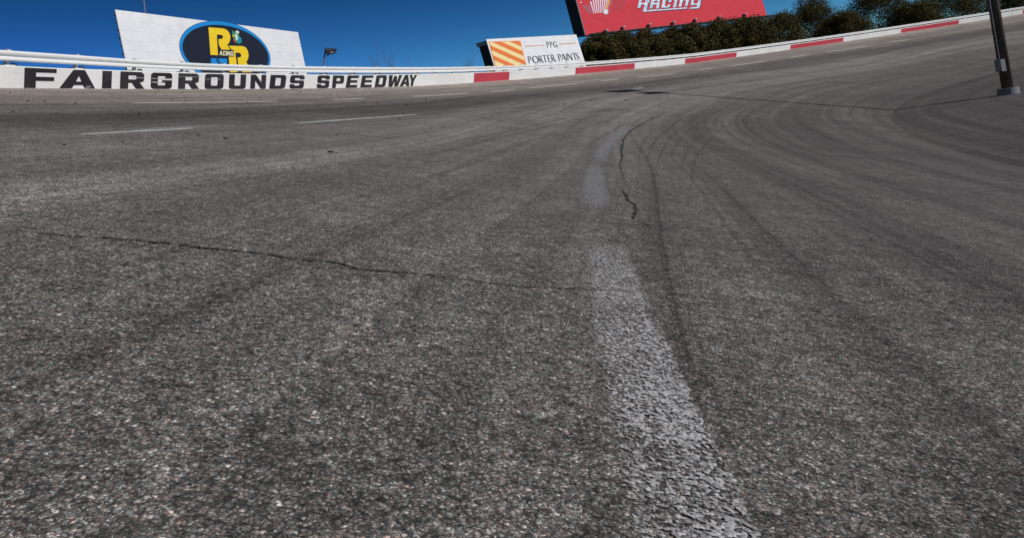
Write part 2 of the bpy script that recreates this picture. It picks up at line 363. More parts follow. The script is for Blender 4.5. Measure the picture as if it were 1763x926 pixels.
# ------------------------------------------------------------------ wall with painted lettering
wall = empty('concrete_wall', on(rad(150), RW), 'long low white painted concrete wall with black block letters and red panels along the top of the banking', 'wall')
def sweep(name, prof, th0, th1, step, matl, parent, smooth=False, caps=True, tilt=True):
    n = max(2, int(abs(th1 - th0) / step)); V = []; Fc = []
    for i in range(n + 1):
        th = th0 + (th1 - th0) * i / n
        V += prof(th)
    k = len(prof(th0))
    for i in range(n):
        for j in range(k):
            a = i * k + j; b2 = i * k + (j + 1) % k; Fc.append((a, b2, b2 + k, a + k))
    if caps: Fc += [tuple(range(k - 1, -1, -1)), tuple(n * k + j for j in range(k))]
    return mesh(name, V, Fc, matl, parent, smooth=smooth)
def wprof(th):
    h = wh(th)
    return [wallpt(th, -.25), wallpt(th, h - .02), wallpt(th, h, .02), wallpt(th, h, .34), wallpt(th, h - .02, .36), wallpt(th, -.9, .36)]
sweep('wall_body', wprof, rad(-60), rad(190), rad(.5), M['wall'], wall)
def red(x0, x1=None, th=None):
    a, b2 = (th_at(x0), th_at(x1)) if th is None else th
    def pr(t): return [wallpt(t, .015, -.004), wallpt(t, wh(t) - .03, -.004), wallpt(t, wh(t) - .03, .01), wallpt(t, .015, .01)]
    return sweep('red_panel', pr, a, b2, rad(.4), M['wallred'], wall)
red(815, 878.8); red(991, 1091.5)
t_ = th_at(1179)
k = 0
while t_ > rad(92):
    red(0, th=(t_, t_ - rad(4.5))); t_ -= rad(9.2); k += 1

c = .13
GL = {
 'F': [[(0, 0), (.35, 0), (.35, .36), (.93, .36), (.93, .57), (.35, .57), (.35, .78), (1, .78), (1, 1), (0, 1)]],
 'A': [[(0, 0), (.34, 0), (.40, .17), (.64, .17), (.70, 0), (1, 0), (.69, 1), (.37, 1)], [(.45, .37), (.60, .37), (.525, .65)]],
 'I': [[(0, 0), (1, 0), (1, 1), (0, 1)]],
 'R': [[(0, 0), (.34, 0), (.34, .34), (.48, .34), (.66, 0), (1.03, 0), (.82, .37), (.95, .42), (1, .5), (1, .87), (.87, 1), (0, 1)], [(.34, .55), (.64, .55), (.67, .6), (.67, .73), (.64, .78), (.34, .78)]],
 'G': [[(1, .66), (1, .87), (.95, .95), (.87, 1), (.13, 1), (.05, .95), (0, .87), (0, .13), (.05, .05), (.13, 0), (.87, 0), (.95, .05), (1, .13), (1, .54), (.52, .54), (.52, .38), (.67, .38), (.67, .22), (.33, .22), (.33, .78), (.67, .78), (.67, .66)]],
 'O': [[(.13, 0), (.87, 0), (.96, .05), (1, .15), (1, .85), (.96, .95), (.87, 1), (.13, 1), (.04, .95), (0, .85), (0, .15), (.04, .05)], [(.36, .22), (.64, .22), (.67, .28), (.67, .72), (.64, .78), (.36, .78), (.33, .72), (.33, .28)]],
 'U': [[(0, 1), (0, .14), (.04, .05), (.14, 0), (.86, 0), (.96, .05), (1, .14), (1, 1), (.67, 1), (.67, .26), (.62, .22), (.38, .22), (.33, .26), (.33, 1)]],
 'N': [[(0, 0), (.31, 0), (.31, .55), (.67, 0), (1, 0), (1, 1), (.69, 1), (.69, .46), (.33, 1), (0, 1)]],
 'D': [[(0, 0), (.84, 0), (.96, .06), (1, .17), (1, .83), (.96, .94), (.84, 1), (0, 1)], [(.34, .22), (.62, .22), (.67, .28), (.67, .72), (.62, .78), (.34, .78)]],
 'S': [[(1, .68), (1, .86), (.95, .96), (.86, 1), (.14, 1), (.05, .96), (0, .87), (0, .52), (.05, .43), (.14, .39), (.63, .39), (.67, .36), (.67, .25), (.63, .22), (.37, .22), (.33, .25), (.33, .32), (0, .32), (0, .13), (.05, .04), (.14, 0), (.86, 0), (.95, .04), (1, .13), (1, .49), (.95, .58), (.86, .61), (.37, .61), (.33, .64), (.33, .75), (.37, .78), (.63, .78), (.67, .75), (.67, .68)]],
 'P': [[(0, 0), (.34, 0), (.34, .33), (.86, .33), (.96, .38), (1, .47), (1, .86), (.95, .96), (.86, 1), (0, 1)], [(.34, .55), (.62, .55), (.66, .59), (.66, .74), (.62, .78), (.34, .78)]],
 'E': [[(0, 0), (1, 0), (1, .22), (.34, .22), (.34, .4), (.93, .4), (.93, .61), (.34, .61), (.34, .78), (1, .78), (1, 1), (0, 1)]],
 'W': [[(0, 1), (.14, 0), (.42, 0), (.5, .46), (.58, 0), (.84, 0), (1, 1), (.76, 1), (.70, .40), (.61, .92), (.41, .92), (.32, .40), (.27, 1)]],
 'Y': [[(0, 1), (.33, .42), (.33, 0), (.65, 0), (.65, .42), (1, 1), (.68, 1), (.5, .64), (.32, 1)]],
 'C': [[(1, .66), (1, .87), (.87, 1), (.13, 1), (0, .87), (0, .13), (.13, 0), (.87, 0), (1, .13), (1, .36), (.67, .36), (.67, .22), (.33, .22), (.33, .78), (.67, .78), (.67, .66)]],
}
def flat(name, loops, fn, matl, parent, thick=None):
    """filled outline (with holes) mapped into the world by fn; a thin slab when thick (a vector) is given"""
    v3 = [[Vector((p[0], p[1], 0)) for p in lp] for lp in loops]
    tris = tessellate_polygon(v3); pts = [p for lp in loops for p in lp]
    V = [fn(p[0], p[1]) for p in pts]
    nrm = None
    Fc = []
    for tr in tris:
        Fc.append(tuple(tr))
    return mesh(name, V, Fc, matl, parent)
words = [('F', 41.2, 96), ('A', 101.5, 163), ('I', 174.5, 191), ('R', 205.5, 246.5), ('G', 258.5, 296.3), ('R', 306.8, 341), ('O', 351, 383.3), ('U', 392.5, 422), ('N', 430, 457.8), ('D', 464.8, 491), ('S', 497.8, 522),
         ('S', 544.3, 566), ('P', 571.5, 592), ('E', 597, 616), ('E', 621.3, 640), ('D', 645, 663.3), ('W', 666.3, 690.5), ('A', 689.5, 707.8), ('Y', 705.3, 720.3)]
for i, (ch, x0, x1) in enumerate(words):
    sh = .0 if i < 9 else (.06 if i < 13 else .14)
    a, b2 = th_at(x0), th_at(x1); w_ = (b2 - a)
    def fn(u, v, a=a, w_=w_, sh=sh, k=i):
        th = a + w_ * (u + sh * (v - .5)); return wallpt(th, wh(th) * (.015 + .945 * v), -.006 - .0012 * (k % 2))
    flat('painted_letter', GL[ch], fn, M['letter'], wall)
# scrapes across the letters where cars have rubbed the wall
def scrape(x0, x1, v, hh):
    a, b2 = th_at(x0), th_at(x1)
    def pr(t): return [wallpt(t, wh(t) * v, -.011), wallpt(t, wh(t) * v + hh, -.011), wallpt(t, wh(t) * v + hh, -.003), wallpt(t, wh(t) * v, -.003)]
    return sweep('scrape_mark', pr, a, b2, rad(.1), M['scrape'], wall)
for q in ((259, 297, .60, .018), (262, 285, .37, .014), (258, 272, .39, .02), (226, 247, .62, .016), (306, 341, .75, .010), (352, 378, .62, .012), (148, 156, .10, .02), (146, 153, .05, .012)): scrape(*q)

for k in range(26):                         # joints between the cast lengths of wall
    t0 = rad(161.9 - 2.42 * k)
    sweep('panel_joint', lambda t: [wallpt(t, .0, -.0012), wallpt(t, wh(t) - .02, -.0012), wallpt(t, wh(t) - .02, .01), wallpt(t, .0, .01)], t0, t0 + .00014, .00014, M['joint'], wall)

# ------------------------------------------------------------------ guardrail on the wall
rail = empty('guardrail', wallpt(rad(150), .6, .1), 'white corrugated steel guardrail running along the top of the low wall', 'guardrail')
WP = [(.0, .07), (.09, .008), (.16, .0), (.36, .012), (.45, .075), (.55, .08), (.62, .03), (.70, .004), (.86, .0), (.94, .012), (1.0, .05)]
def rprof(th):
    lo, hi = hb(th), ht(th); f_ = [wallpt(th, lo + (hi - lo) * a, .05 + b2) for a, b2 in WP]; g_ = [wallpt(th, lo + (hi - lo) * a, .056 + b2) for a, b2 in reversed(WP)]
    return f_ + g_
sweep('rail_beam', rprof, rad(96), rad(176), rad(.35), M['rail'], rail)
post_th = [158.358, 157.233, 156.1, 155.028, 153.98, 152.934, 151.878, 150.863, 149.797, 148.772, 147.92, 147.0, 145.98, 144.899]
tt = 143.83
while tt > 97: post_th.append(tt); tt -= 1.115
tt = 159.46
while tt < 175: post_th.insert(0, tt); tt += 1.115
for i, td in enumerate(post_th[:99]):
    th = rad(td); a, n = bank_axes(th); tg = Vector((-math.sin(th), math.cos(th), 0))
    lo, hi, hw = hb(th), ht(th), wh(th)
    b = MB(); b.box(wallpt(th, (hw + hi + .03) / 2, .23), tg * .045, a * .05, n * ((hi + .035 - hw) / 2))
    po = b.build('rail_post', M['whitepost'], rail)
    b = MB(); b.box(wallpt(th, (lo + hi) / 2 + .012, .155), tg * .07, a * .024, n * ((hi - lo) / 2 + .012)); b.build('spacer_block', M['whitepost'], po)
    b = MB(); b.box(wallpt(th, hw + .014, .2), tg * .16, a * .13, n * .012); b.build('base_plate', M['whitepost'], po)
    b = MB(); b.box(wallpt(th - .0011, hw + .045, .12), tg * .07, a * .045, n * .03); b.build('anchor_bracket', M['darksteel'], po)
    if i % 2 == 0:                          # lapped splice of the beam with its bolts
        def sp(t):
            return [wallpt(t, hb(t) + (ht(t) - hb(t)) * q, .044 + w2) for q, w2 in WP] + [wallpt(t, hb(t) + (ht(t) - hb(t)) * q, .049 + w2) for q, w2 in reversed(WP)]
        sweep('splice_plate', sp, th - .0011, th + .0011, .0011, M['rail'], rail)

# ------------------------------------------------------------------ lane lines
def stripe(name, th0, th1, rc, wd, matl, dz=.004, label=None):
    n = max(2, int(abs(th1 - th0) / rad(.1))); V = []; U = []; Fc = []
    for i in range(n + 1):
        f_ = i / n; th = th0 + (th1 - th0) * f_
        r_ = rc(th) if callable(rc) else rc
        for j in (0, 1): V.append(on(th, r_ + (j - .5) * wd, dz)); U.append((f_, j))
    for i in range(n): Fc.append((2 * i, 2 * i + 2, 2 * i + 3, 2 * i + 1))
    o = mesh(name, V, Fc, matl, uv=U); return tag(o, label, kind='structure')
A2 = lambda s: (130 + 289 - s) / 144.5      # arc length along the wall -> angle
L1 = [(18.27, 25.86, 139.85), (30.12, 33.03, 139.95), (37.97, 45.13, 139.9), (48.94, 52.77, 140.0), (55.68, 64.78, 140.2), (69.61, 73.27, 140.28), (76.31, 84.57, 139.9), (89.5, 93, 139.9), (96.5, 105, 139.9), (110, 114, 139.9), (118, 127, 139.9), (132, 136, 139.9), (-2, 6, 139.85), (11, 14.2, 139.85)]
for a, b2, r_ in L1[:12]: stripe('lane_dash', A2(a), A2(b2), r_, .15, M['line1'], label='white painted lane dash on the upper lane')
for a, b2, r_, wq, mq in [(10.45, 13.2, 135.42, .085, 'line2'), (11.6, 14.5, 135.56, .26, 'line2f'), (17.0, 25.6, 135.3, .11, 'line2'), (29.94, 32.94, 135.38, .16, 'line2f'), (34.2, 43.1, 135.15, .14, 'line2f'), (48.31, 50.16, 135.44, .16, 'line2f'), (54, 59, 135.6, .12, 'line2f'), (63.51, 65.9, 135.9, .13, 'line2'), (71, 79, 135.6, .12, 'line2f')]:
    stripe('lane_dash', A2(a), A2(b2), r_, wq, M[mq], dz=.004 if mq == 'line2' else .0032, label='scuffed lane dash at the middle of the track')
stripe('lane_dash', A2(1.2), A2(7.35), R3, .235, M['line3w'], label='worn lane dash nearest the viewer')
stripe('lane_dash', A2(9.15), A2(13.9), R3 + .01, .24, M['line3'], label='faded lane dash in the inner lane')
stripe('lane_dash', A2(14.6), A2(30), R3, .25, M['line3'], label='faded curved lane dash of the inner lane')
stripe('lane_dash', A2(33), A2(37), R3, .2, M['line3'], label='faint far lane dash of the inner lane')

# ------------------------------------------------------------------ cracks, tyre marks and painted shadow marks, laid on the surface
def ribbon(name, pts, wd, matl, dz=.005, jit=.0, seed=1, label=None, sub=.12):
    rnd = random.Random(seed); 
    if len(pts) > 2:                        # smooth the surveyed line
        sp_ = []; g = [pts[0]] + list(pts) + [pts[-1]]
        for i in range(1, len(g) - 2):
            for k in range(4):
                t = k / 4; sp_.append(tuple(.5 * (2 * g[i][c_] + (g[i + 1][c_] - g[i - 1][c_]) * t + (2 * g[i - 1][c_] - 5 * g[i][c_] + 4 * g[i + 1][c_] - g[i + 2][c_]) * t * t + (3 * g[i][c_] - g[i - 1][c_] - 3 * g[i + 1][c_] + g[i + 2][c_]) * t ** 3) for c_ in (0, 1)))
        pts = sp_ + [pts[-1]]
    P = [ground(*p)[0] for p in pts]; Q = []
    for i in range(len(P) - 1):
        n = max(1, int((P[i + 1] - P[i]).length / sub)); n = min(n, 60)
        for k in range(n): Q.append(P[i].lerp(P[i + 1], k / n))
    Q.append(P[-1]); V = []; U = []; Fc = []; off = 0
    for i, q in enumerate(Q):
        d = (Q[min(i + 1, len(Q) - 1)] - Q[max(i - 1, 0)]); d.z = 0; d.normalize(); sd = Vector((-d.y, d.x, 0))
        off = off * .85 + rnd.gauss(0, jit); q2 = q + sd * off; ww = wd * (1 if jit == 0 else rnd.uniform(.25, 1.5))
        e = min(1, 4 * i / len(Q) + .1, 4 * (len(Q) - 1 - i) / len(Q) + .1)
        for j in (-.5, .5):
            pt = q2 + sd * (j * ww * e); th, r_ = polar(pt); V.append(on(th, r_, dz)); U.append((i / (len(Q) - 1), j + .5))
    for i in range(len(Q) - 1): Fc.append((2 * i, 2 * i + 1, 2 * i + 3, 2 * i + 2))
    return tag(mesh(name, V, Fc, matl, uv=U), label, kind='structure')
ribbon('pavement_crack', [(-40, 388), (0, 393), (33, 396), (77, 402), (128, 406), (179, 410), (255, 415), (319, 422.5), (370, 428), (408, 433), (458, 440), (534, 450.6), (578, 456), (629, 466), (680, 470), (743, 476), (807, 481), (900, 491), (1010, 498), (1130, 506), (1300, 520)], .02, M['crack2'], jit=.008, seed=3, sub=.05, label='long ragged crack across the near asphalt')
ribbon('pavement_crack', [(1176, 186), (1150, 194), (1129, 201.5), (1105, 214.5), (1083.6, 228.5), (1075, 240), (1070.6, 255.5), (1071.7, 273), (1069, 288), (1073, 312), (1079, 334)], .05, M['crack'], jit=.006, seed=4, label='dark crack curving beside the inner lane line')
ribbon('pavement_crack', [(1077, 325), (1080, 337), (1086, 355), (1093, 375), (1107, 387), (1115, 402)], .03, M['crack2'], jit=.01, seed=5, sub=.06, label='short crack near the inner lane line')
ribbon('pavement_crack', [(0, 379), (64, 361), (140, 355), (186, 346), (255, 332), (330, 322), (434, 309), (515, 291)], .02, M['skid_and_shadow'], jit=.012, seed=6, sub=.06, label='thin dark line on the near asphalt')
ribbon('pavement_crack', [(930, 232), (960, 236), (976, 236.5), (1000, 239)], .05, M['crack'], jit=.03, seed=7, label='small dark crack mark')
ribbon('pavement_crack', [(511, 294), (518, 289)], .03, M['crack'], jit=.02, seed=8, label='dark nick in the asphalt')
ribbon('pavement_crack', [(868, 280), (873, 276), (876, 272)], .03, M['skid_and_shadow'], jit=.02, seed=9, label='dark nick in the asphalt')
def skid_and_shadow(pts, wd, sd): ribbon('tyre_and_shadow_mark', pts, wd, M['skid_and_shadow'], dz=.0065 + .0004 * (sd % 7), jit=0, seed=sd, label='curved dark tyre mark or painted shadow mark on the asphalt', sub=.4)
for i, (pts, wd) in enumerate([
    ([(0, 217), (200, 209), (420, 198), (600, 187), (800, 172), (950, 161)], .5), ([(300, 190), (560, 181), (760, 171), (900, 161)], .4),
    ([(640, 203), (800, 193), (900, 186), (1000, 174), (1080, 165), (1190, 151)], .25), ([(560, 215), (700, 206), (860, 195), (1000, 181)], .25),
    ([(690, 262), (800, 242), (880, 226), (960, 207), (1030, 193), (1112, 182)], .2), ([(640, 290), (760, 262), (850, 240), (930, 222), (1010, 203), (1100, 190)], .2),
    ([(700, 330), (800, 285), (860, 262), (930, 238), (976, 222)], .16), ([(976, 236), (1000, 224), (1050, 208), (1112, 194)], .14),
    ([(1000, 262), (1030, 240), (1070, 218), (1110, 203)], .12), ([(975, 193), (1010, 195), (1060, 191), (1080, 186)], .3),
    ([(1103, 148), (1150, 150), (1200, 151), (1300, 152)], .08), ([(1085, 178), (1130, 182), (1180, 184)], .1),  # first line here is a painted cast shadow, not rubber
    ([(980, 196), (1020, 192), (1060, 186)], .5), ([(1120, 175), (1160, 166), (1200, 158)], .15),
    ([(1142, 240), (1150, 225), (1170, 208), (1200, 196), (1250, 178)], .07), ([(1155, 300), (1160, 262), (1175, 235), (1200, 215), (1240, 196)], .05), ([(1112, 300), (1118, 262), (1133, 238), (1162, 213), (1200, 196)], .06), ([(1128, 330), (1132, 285), (1146, 250), (1172, 222), (1210, 203)], .05), ([(1172, 320), (1176, 280), (1190, 250), (1218, 225)], .04),
    ([(1190, 350), (1192, 300), (1204, 262), (1235, 232)], .05), ([(1100, 285), (1104, 255), (1118, 232), (1150, 210)], .05), ([(0, 167), (160, 168), (400, 168), (600, 165), (740, 160)], .07), ([(0, 174), (180, 175), (230, 176)], .05), ([(340, 160), (600, 158.5), (700, 156)], .06),
    ([(460, 178), (600, 174), (720, 169)], .06), ([(860, 262), (885, 268), (905, 276), (912, 285)], .025), ([(700, 158), (850, 147), (1000, 135), (1200, 114)], .12), ([(1178, 154), (1190, 154.5), (1195, 153)], .4)]):  # the last short patch is a shadow painted on the banking
    skid_and_shadow(pts, wd, i + 20)

# ------------------------------------------------------------------ rubber scraps and crumbs
def crumb(b, x, y, sx, rnd):
    p, t = ground(x, y); th, r_ = polar(p); p = on(th, r_, .003); w2 = sx * t / F / 2; ang = rnd.uniform(-.3, .3)
    ex = Vector((math.cos(ang), math.sin(ang), -.25)); a, n = bank_axes(th); ex = (ex - n * ex.dot(n)).normalized(); ey = n.cross(ex)
    k = rnd.randint(5, 8); V = []; h = w2 * rnd.uniform(.3, .6)
    for lvl, sc in ((0, 1), (.6, .9), (1, .45)):
        for i in range(k):
            tq = 2 * math.pi * i / k; q = rnd.uniform(.75, 1.1) * sc
            V.append(p + ex * (math.cos(tq) * w2 * q) + ey * (math.sin(tq) * w2 * .55 * q) + n * (h * lvl))
    Fc = [(l * k + i, l * k + (i + 1) % k, (l + 1) * k + (i + 1) % k, (l + 1) * k + i) for l in range(2) for i in range(k)] + [tuple(2 * k + i for i in range(k))]
    b.add(V, Fc)
rnd = random.Random(11)
for (x, y, s_, lab) in [(569, 263, 12, 'curved black scrap of rubber on the bare asphalt in the middle of the picture'), (579.5, 264, 5, 'small black scrap just right of the curved rubber scrap'), (388, 239.5, 11, 'thin black rubber scrap below the right end of the scuffed lane dash'),
                        (111, 250.5, 8, 'black rubber scrap below the left end of the scuffed lane dash'), (763, 219, 6, 'round black rubber crumb right of the second scuffed dash'), (732, 243.5, 5, 'black rubber crumb on the pale asphalt below the second scuffed dash'),
                        (211.5, 245.5, 7, 'small flat black scrap under the middle of the scuffed lane dash'), (687, 204.5, 6, 'black crumb just under the second scuffed lane dash')]:
    b = MB(); crumb(b, x, y, s_, rnd); p = ground(x, y)[0]
    tag(b.build('rubber_scrap', M['rubber']), lab, 'rubber scrap', 'rubber scraps lying on the track')
b = MB()
for (x, y, s_) in [(18, 161, 5), (24, 167, 4), (48, 175, 8), (77, 175, 6), (80, 182, 4), (130, 179, 6), (22, 193, 7), (183, 205, 5), (211, 203, 5), (241, 198, 6), (252, 200, 6), (292, 203, 5), (55, 240, 4), (195, 264, 4), (124, 286, 4), (200, 223, 3), (385, 226, 3), (500, 210, 3), (342, 234, 8), (460, 278, 3), (258, 331, 5), (412, 173, 4), (350, 182, 4), (367, 183, 4), (480, 174, 5), (582, 191, 4), (629, 179, 4), (700, 181, 5), (832, 176, 4), (742, 222, 4), (625, 196, 4), (1008, 135, 4), (880, 205, 2), (580, 233, 6), (640, 330, 4), (493, 363, 6), (812, 316, 3), (365, 340, 4), (80, 467, 8), (415, 231, 3)]:
    crumb(b, x, y, s_, rnd)
for i in range(380):
    y = 155 + 60 * rnd.random() ** 1.3 if i < 330 else rnd.uniform(215, 500); x = rnd.uniform(0, 1150 if y > 170 else 700)
    crumb(b, x, y, rnd.choice([1.5, 1.8, 2.2, 2.6, 3, 4]), rnd)
tag(b.build('rubber_crumbs', M['rubber']), 'scattered black rubber crumbs and grit on the track surface', 'rubber crumbs', kind='stuff')

# ------------------------------------------------------------------ billboards
class Board:
    """flat sign panel: left and right top corners taken on sight lines, level top edge, slightly tilted back"""
    def __init__(s, A, B, t1, lean_to, height):
        a = at(A[0], A[1], t1); d = ray(*B); t2 = (a.z - CAMZ) / d.z; b2 = Vector((0, 0, CAMZ)) + d * t2
        s.a = a; s.u = (b2 - a).normalized(); s.len = (b2 - a).length; hz = Vector((s.u.y, -s.u.x, 0))
        if hz.y > 0: hz = -hz              # faces the track
        best = None
        for k in range(-250, 251):         # tilt that gives the left edge its lean
            tau = rad(k / 10); dn = (Vector((0, 0, -1)) * math.cos(tau) + hz * math.sin(tau))
            q = a + dn * 3; im = s.img(q); tgt = math.atan2(lean_to[0] - A[0], lean_to[1] - A[1]); e = abs(math.atan2(im[0] - A[0], im[1] - A[1]) - tgt)
            if best is None or e < best[0]: best = (e, tau, dn)
        s.tau = best[1]; s.dn = best[2]; s.n = s.u.cross(s.dn); 
        if s.n.dot(hz) < 0: s.n = -s.n
        s.h = height
    def img(s, p):
        d = p - Vector((0, 0, CAMZ)); f_ = d.dot(AF); return 600 + F * d.dot(AX) / f_, 253 - F * d.dot(AY) / f_
    def on(s, x, y, off=0):                # the point of the panel seen at (x, y)
        d = ray(x, y); o = Vector((0, 0, CAMZ)); t = (s.a - o).dot(s.n) / d.dot(s.n); return o + d * t + s.n * off
    def pt(s, i, j, off=0): return s.a + s.u * i + s.dn * j + s.n * off
    def loc(s, x, y):
        p = s.on(x, y) - s.a; return p.dot(s.u), p.dot(s.dn)
def slab(bd, i0, i1, j0, j1, o0, o1, matl, name, parent):
    b = MB(); b.box8([bd.pt(i0, j0, o1), bd.pt(i1, j0, o1), bd.pt(i1, j1, o1), bd.pt(i0, j1, o1), bd.pt(i0, j0, o0), bd.pt(i1, j0, o0), bd.pt(i1, j1, o0), bd.pt(i0, j1, o0)])
    o = b.build(name, matl, parent)
    me = o.data; l = me.uv_layers.new(name='UVMap')
    for lp in me.loops:
        p = me.vertices[lp.vertex_index].co - bd.a; l.data[lp.index].uv = (p.dot(bd.u), -p.dot(bd.dn))
    return o
def legs(bd, parent, xs_, j0, gz, back=.4, r=.14, sq=True):
    for i in xs_:
        p = bd.pt(i, j0, -back); b = MB(); b.box(Vector((p.x, p.y, (p.z + gz) / 2)), Vector((r, 0, 0)), Vector((0, r, 0)), Vector((0, 0, (p.z - gz) / 2)))
        b.build('support_post', M['darksteel'], parent)
def curve_pts(pts): return pts
OFF = [.012]
def art(bd, parent, name, loops, org, sc, matl, off):
    """outline surveyed on the panel; written in picture units (x/sc+org)"""
    L = [[(p[0] / sc + org[0], p[1] / sc + org[1]) for p in lp] for lp in loops]
    return flat(name, L, lambda x, y: bd.on(x, y, off), matl, parent)
def glyph_quad(q, u, v):                   # q: bottom-left, bottom-right, top-right, top-left
    a = (q[0][0] * (1 - u) + q[1][0] * u, q[0][1] * (1 - u) + q[1][1] * u); d = (q[3][0] * (1 - u) + q[2][0] * u, q[3][1] * (1 - u) + q[2][1] * u)
    return a[0] * (1 - v) + d[0] * v, a[1] * (1 - v) + d[1] * v

# --- big white sign with the oval logo
rr = Board((198, 17), (513, 56), 60, (215.5, 101), 0)
hR = rr.loc(222, 137)[1]
bb = empty('billboard', rr.pt(rr.len / 2, hR + 1.0), 'large white panelled billboard with a black and blue oval logo of yellow letters', 'billboard')
slab(rr, 0, rr.len, 0, hR, -.06, 0, M['board'], 'sign_panel', bb)
fr = slab(rr, .02, rr.len - .02, .02, hR - .02, -.10, -.062, M['darksteel'], 'back_frame', bb)
for k in range(9):
    j = .3 + k * (hR - .5) / 8
    slab(rr, -.045, -.002, j, j + .07, -.14, -.04, M['darksteel'], 'edge_bracket', bb)
legs(rr, bb, [rr.len * q for q in (.08, .3, .52, .74, .95)], .4, 1.0, .42)
# ellipse of the ring, fitted to points of its outer edge in the panel's own coordinates
E_ = [(308.9, 78.6), (316.5, 57), (341, 43.5), (377.8, 38.4), (408, 43.5), (435, 54.8), (455, 77), (464.7, 110), (317.8, 105.6), (336.7, 122.9), (311, 92), (462, 92)]
Lc = np.array([rr.loc(*p) for p in E_]); X, Y = Lc[:, 0], Lc[:, 1]; mx, my = X.mean(), Y.mean(); X = X - mx; Y = Y - my
Cn = np.linalg.lstsq(np.stack([X * X, Y * Y, X, Y], 1), np.ones(len(X)), rcond=None)[0]
ex, ey = -Cn[2] / (2 * Cn[0]), -Cn[3] / (2 * Cn[1]); kk = 1 + Cn[0] * ex ** 2 + Cn[1] * ey ** 2; ea, eb = math.sqrt(kk / Cn[0]), math.sqrt(kk / Cn[1]); ex += mx; ey += my
def ell(k, n=96, add=0): return [(ex + (ea * k + add) * math.cos(2 * math.pi * i / n), ey + (eb * k + add) * math.sin(2 * math.pi * i / n)) for i in range(n)]
flat('logo_edge', [ell(1, add=.03)], lambda x, y: rr.pt(x, y, .008), M['ink'], bb)
flat('logo_ring', [ell(1)], lambda x, y: rr.pt(x, y, .016), M['blue'], bb)
flat('logo_oval', [ell(1, add=-.27)], lambda x, y: rr.pt(x, y, .024), M['oval'], bb)
Z1 = ((300, 30), 9.26)
art(rr, bb, 'logo_letter', [[(540, 165), (700, 176), (790, 186), (838, 210), (870, 250), (887, 300), (887, 360), (870, 410), (838, 445), (888, 522), (748, 520), (708, 452), (700, 352), (742, 350), (768, 338), (772, 312), (762, 292), (735, 284), (672, 281), (692, 610), (572, 603)]], *Z1, M['yellow'], .032)
art(rr, bb, 'logo_letter', [[(858, 456), (1090, 465), (1135, 485), (1166, 535), (1180, 605), (1172, 665), (1142, 718), (1240, 880), (1080, 880), (1014, 745), (1003, 643), (1040, 643), (1062, 627), (1062, 600), (1038, 572), (968, 568), (1007, 880), (881, 880), (864, 632), (950, 634), (945, 530), (912, 522)]], *Z1, M['yellow'], .032)
def blockword(bd, parent, letters, org, sc, matl, off, name='logo_letter'):
    for ch, x0, x1, yt0, yt1, yb0, yb1 in letters:
        q = [(x0 / sc + org[0], yb0 / sc + org[1]), (x1 / sc + org[0], yb1 / sc + org[1]), (x1 / sc + org[0], yt1 / sc + org[1]), (x0 / sc + org[0], yt0 / sc + org[1])]
        flat(name, GL2[ch], lambda u, v: bd.on(*glyph_quad(q, u, v), off), matl, parent)
GL2 = {
 'A': [[(0, 0), (.22, 0), (.28, .28), (.66, .28), (.72, 0), (1, 0), (.72, 1), (.34, 1)], [(.36, .44), (.6, .44), (.5, .8)]],
 'C': [[(1, .62), (1, .85), (.85, 1), (.15, 1), (0, .85), (0, .15), (.15, 0), (.85, 0), (1, .15), (1, .38), (.72, .38), (.72, .2), (.3, .2), (.3, .8), (.72, .8), (.72, .62)]],
 'I': [[(0, 0), (1, 0), (1, 1), (0, 1)]],
 'N': [[(0, 0), (.26, 0), (.26, .6), (.7, 0), (1, 0), (1, 1), (.74, 1), (.74, .42), (.3, 1), (0, 1)]],
 'G': [[(1, .66), (1, .85), (.85, 1), (.15, 1), (0, .85), (0, .15), (.15, 0), (.85, 0), (1, .15), (1, .55), (.5, .55), (.5, .38), (.72, .38), (.72, .2), (.3, .2), (.3, .8), (.72, .8), (.72, .66)]]}
blockword(rr, bb, [('A', 712, 762, 540, 543, 612, 614), ('C', 770, 806, 543, 544, 614, 615), ('I', 814, 830, 544, 545, 615, 616), ('N', 838, 882, 545, 546, 616, 618), ('G', 890, 936, 547, 549, 618, 621)], *Z1, M['pale'], .05)
art(rr, bb, 'logo_arrow', [[(577, 660), (650, 656), (684, 660), (656, 690), (692, 722), (692, 790), (585, 790)]], *Z1, M['blue'], .032)
art(rr, bb, 'logo_arrow', [[(728, 654), (746, 662), (835, 662), (842, 800), (735, 800), (730, 728), (686, 692)]], *Z1, M['blue'], .032)
for nm, poly, mt in [('logo_emblem', [(915, 218), (935, 222), (952, 238), (985, 228), (1010, 250), (1030, 300), (1062, 340), (1070, 380), (1060, 412), (1030, 426), (990, 418), (962, 380), (938, 345), (925, 300), (918, 262)], 'green'),
                     ('emblem_patch', [(972, 225), (1000, 216), (1024, 232), (1028, 258), (1000, 268), (976, 248)], 'whitep'), ('emblem_patch', [(958, 280), (990, 268), (1000, 300), (1012, 330), (1002, 368), (978, 370), (970, 330)], 'whitep'),
                     ('emblem_patch', [(918, 290), (942, 284), (950, 312), (930, 322)], 'yellow'), ('emblem_patch', [(935, 352), (962, 366), (970, 392), (956, 408), (938, 385)], 'redp'),
                     ('emblem_patch', [(1020, 330), (1050, 345), (1060, 390), (1040, 410), (1015, 395)], 'blue')]:
    art(rr, bb, nm, [poly], *Z1, M[mt], .032 if nm == 'logo_emblem' else .04)

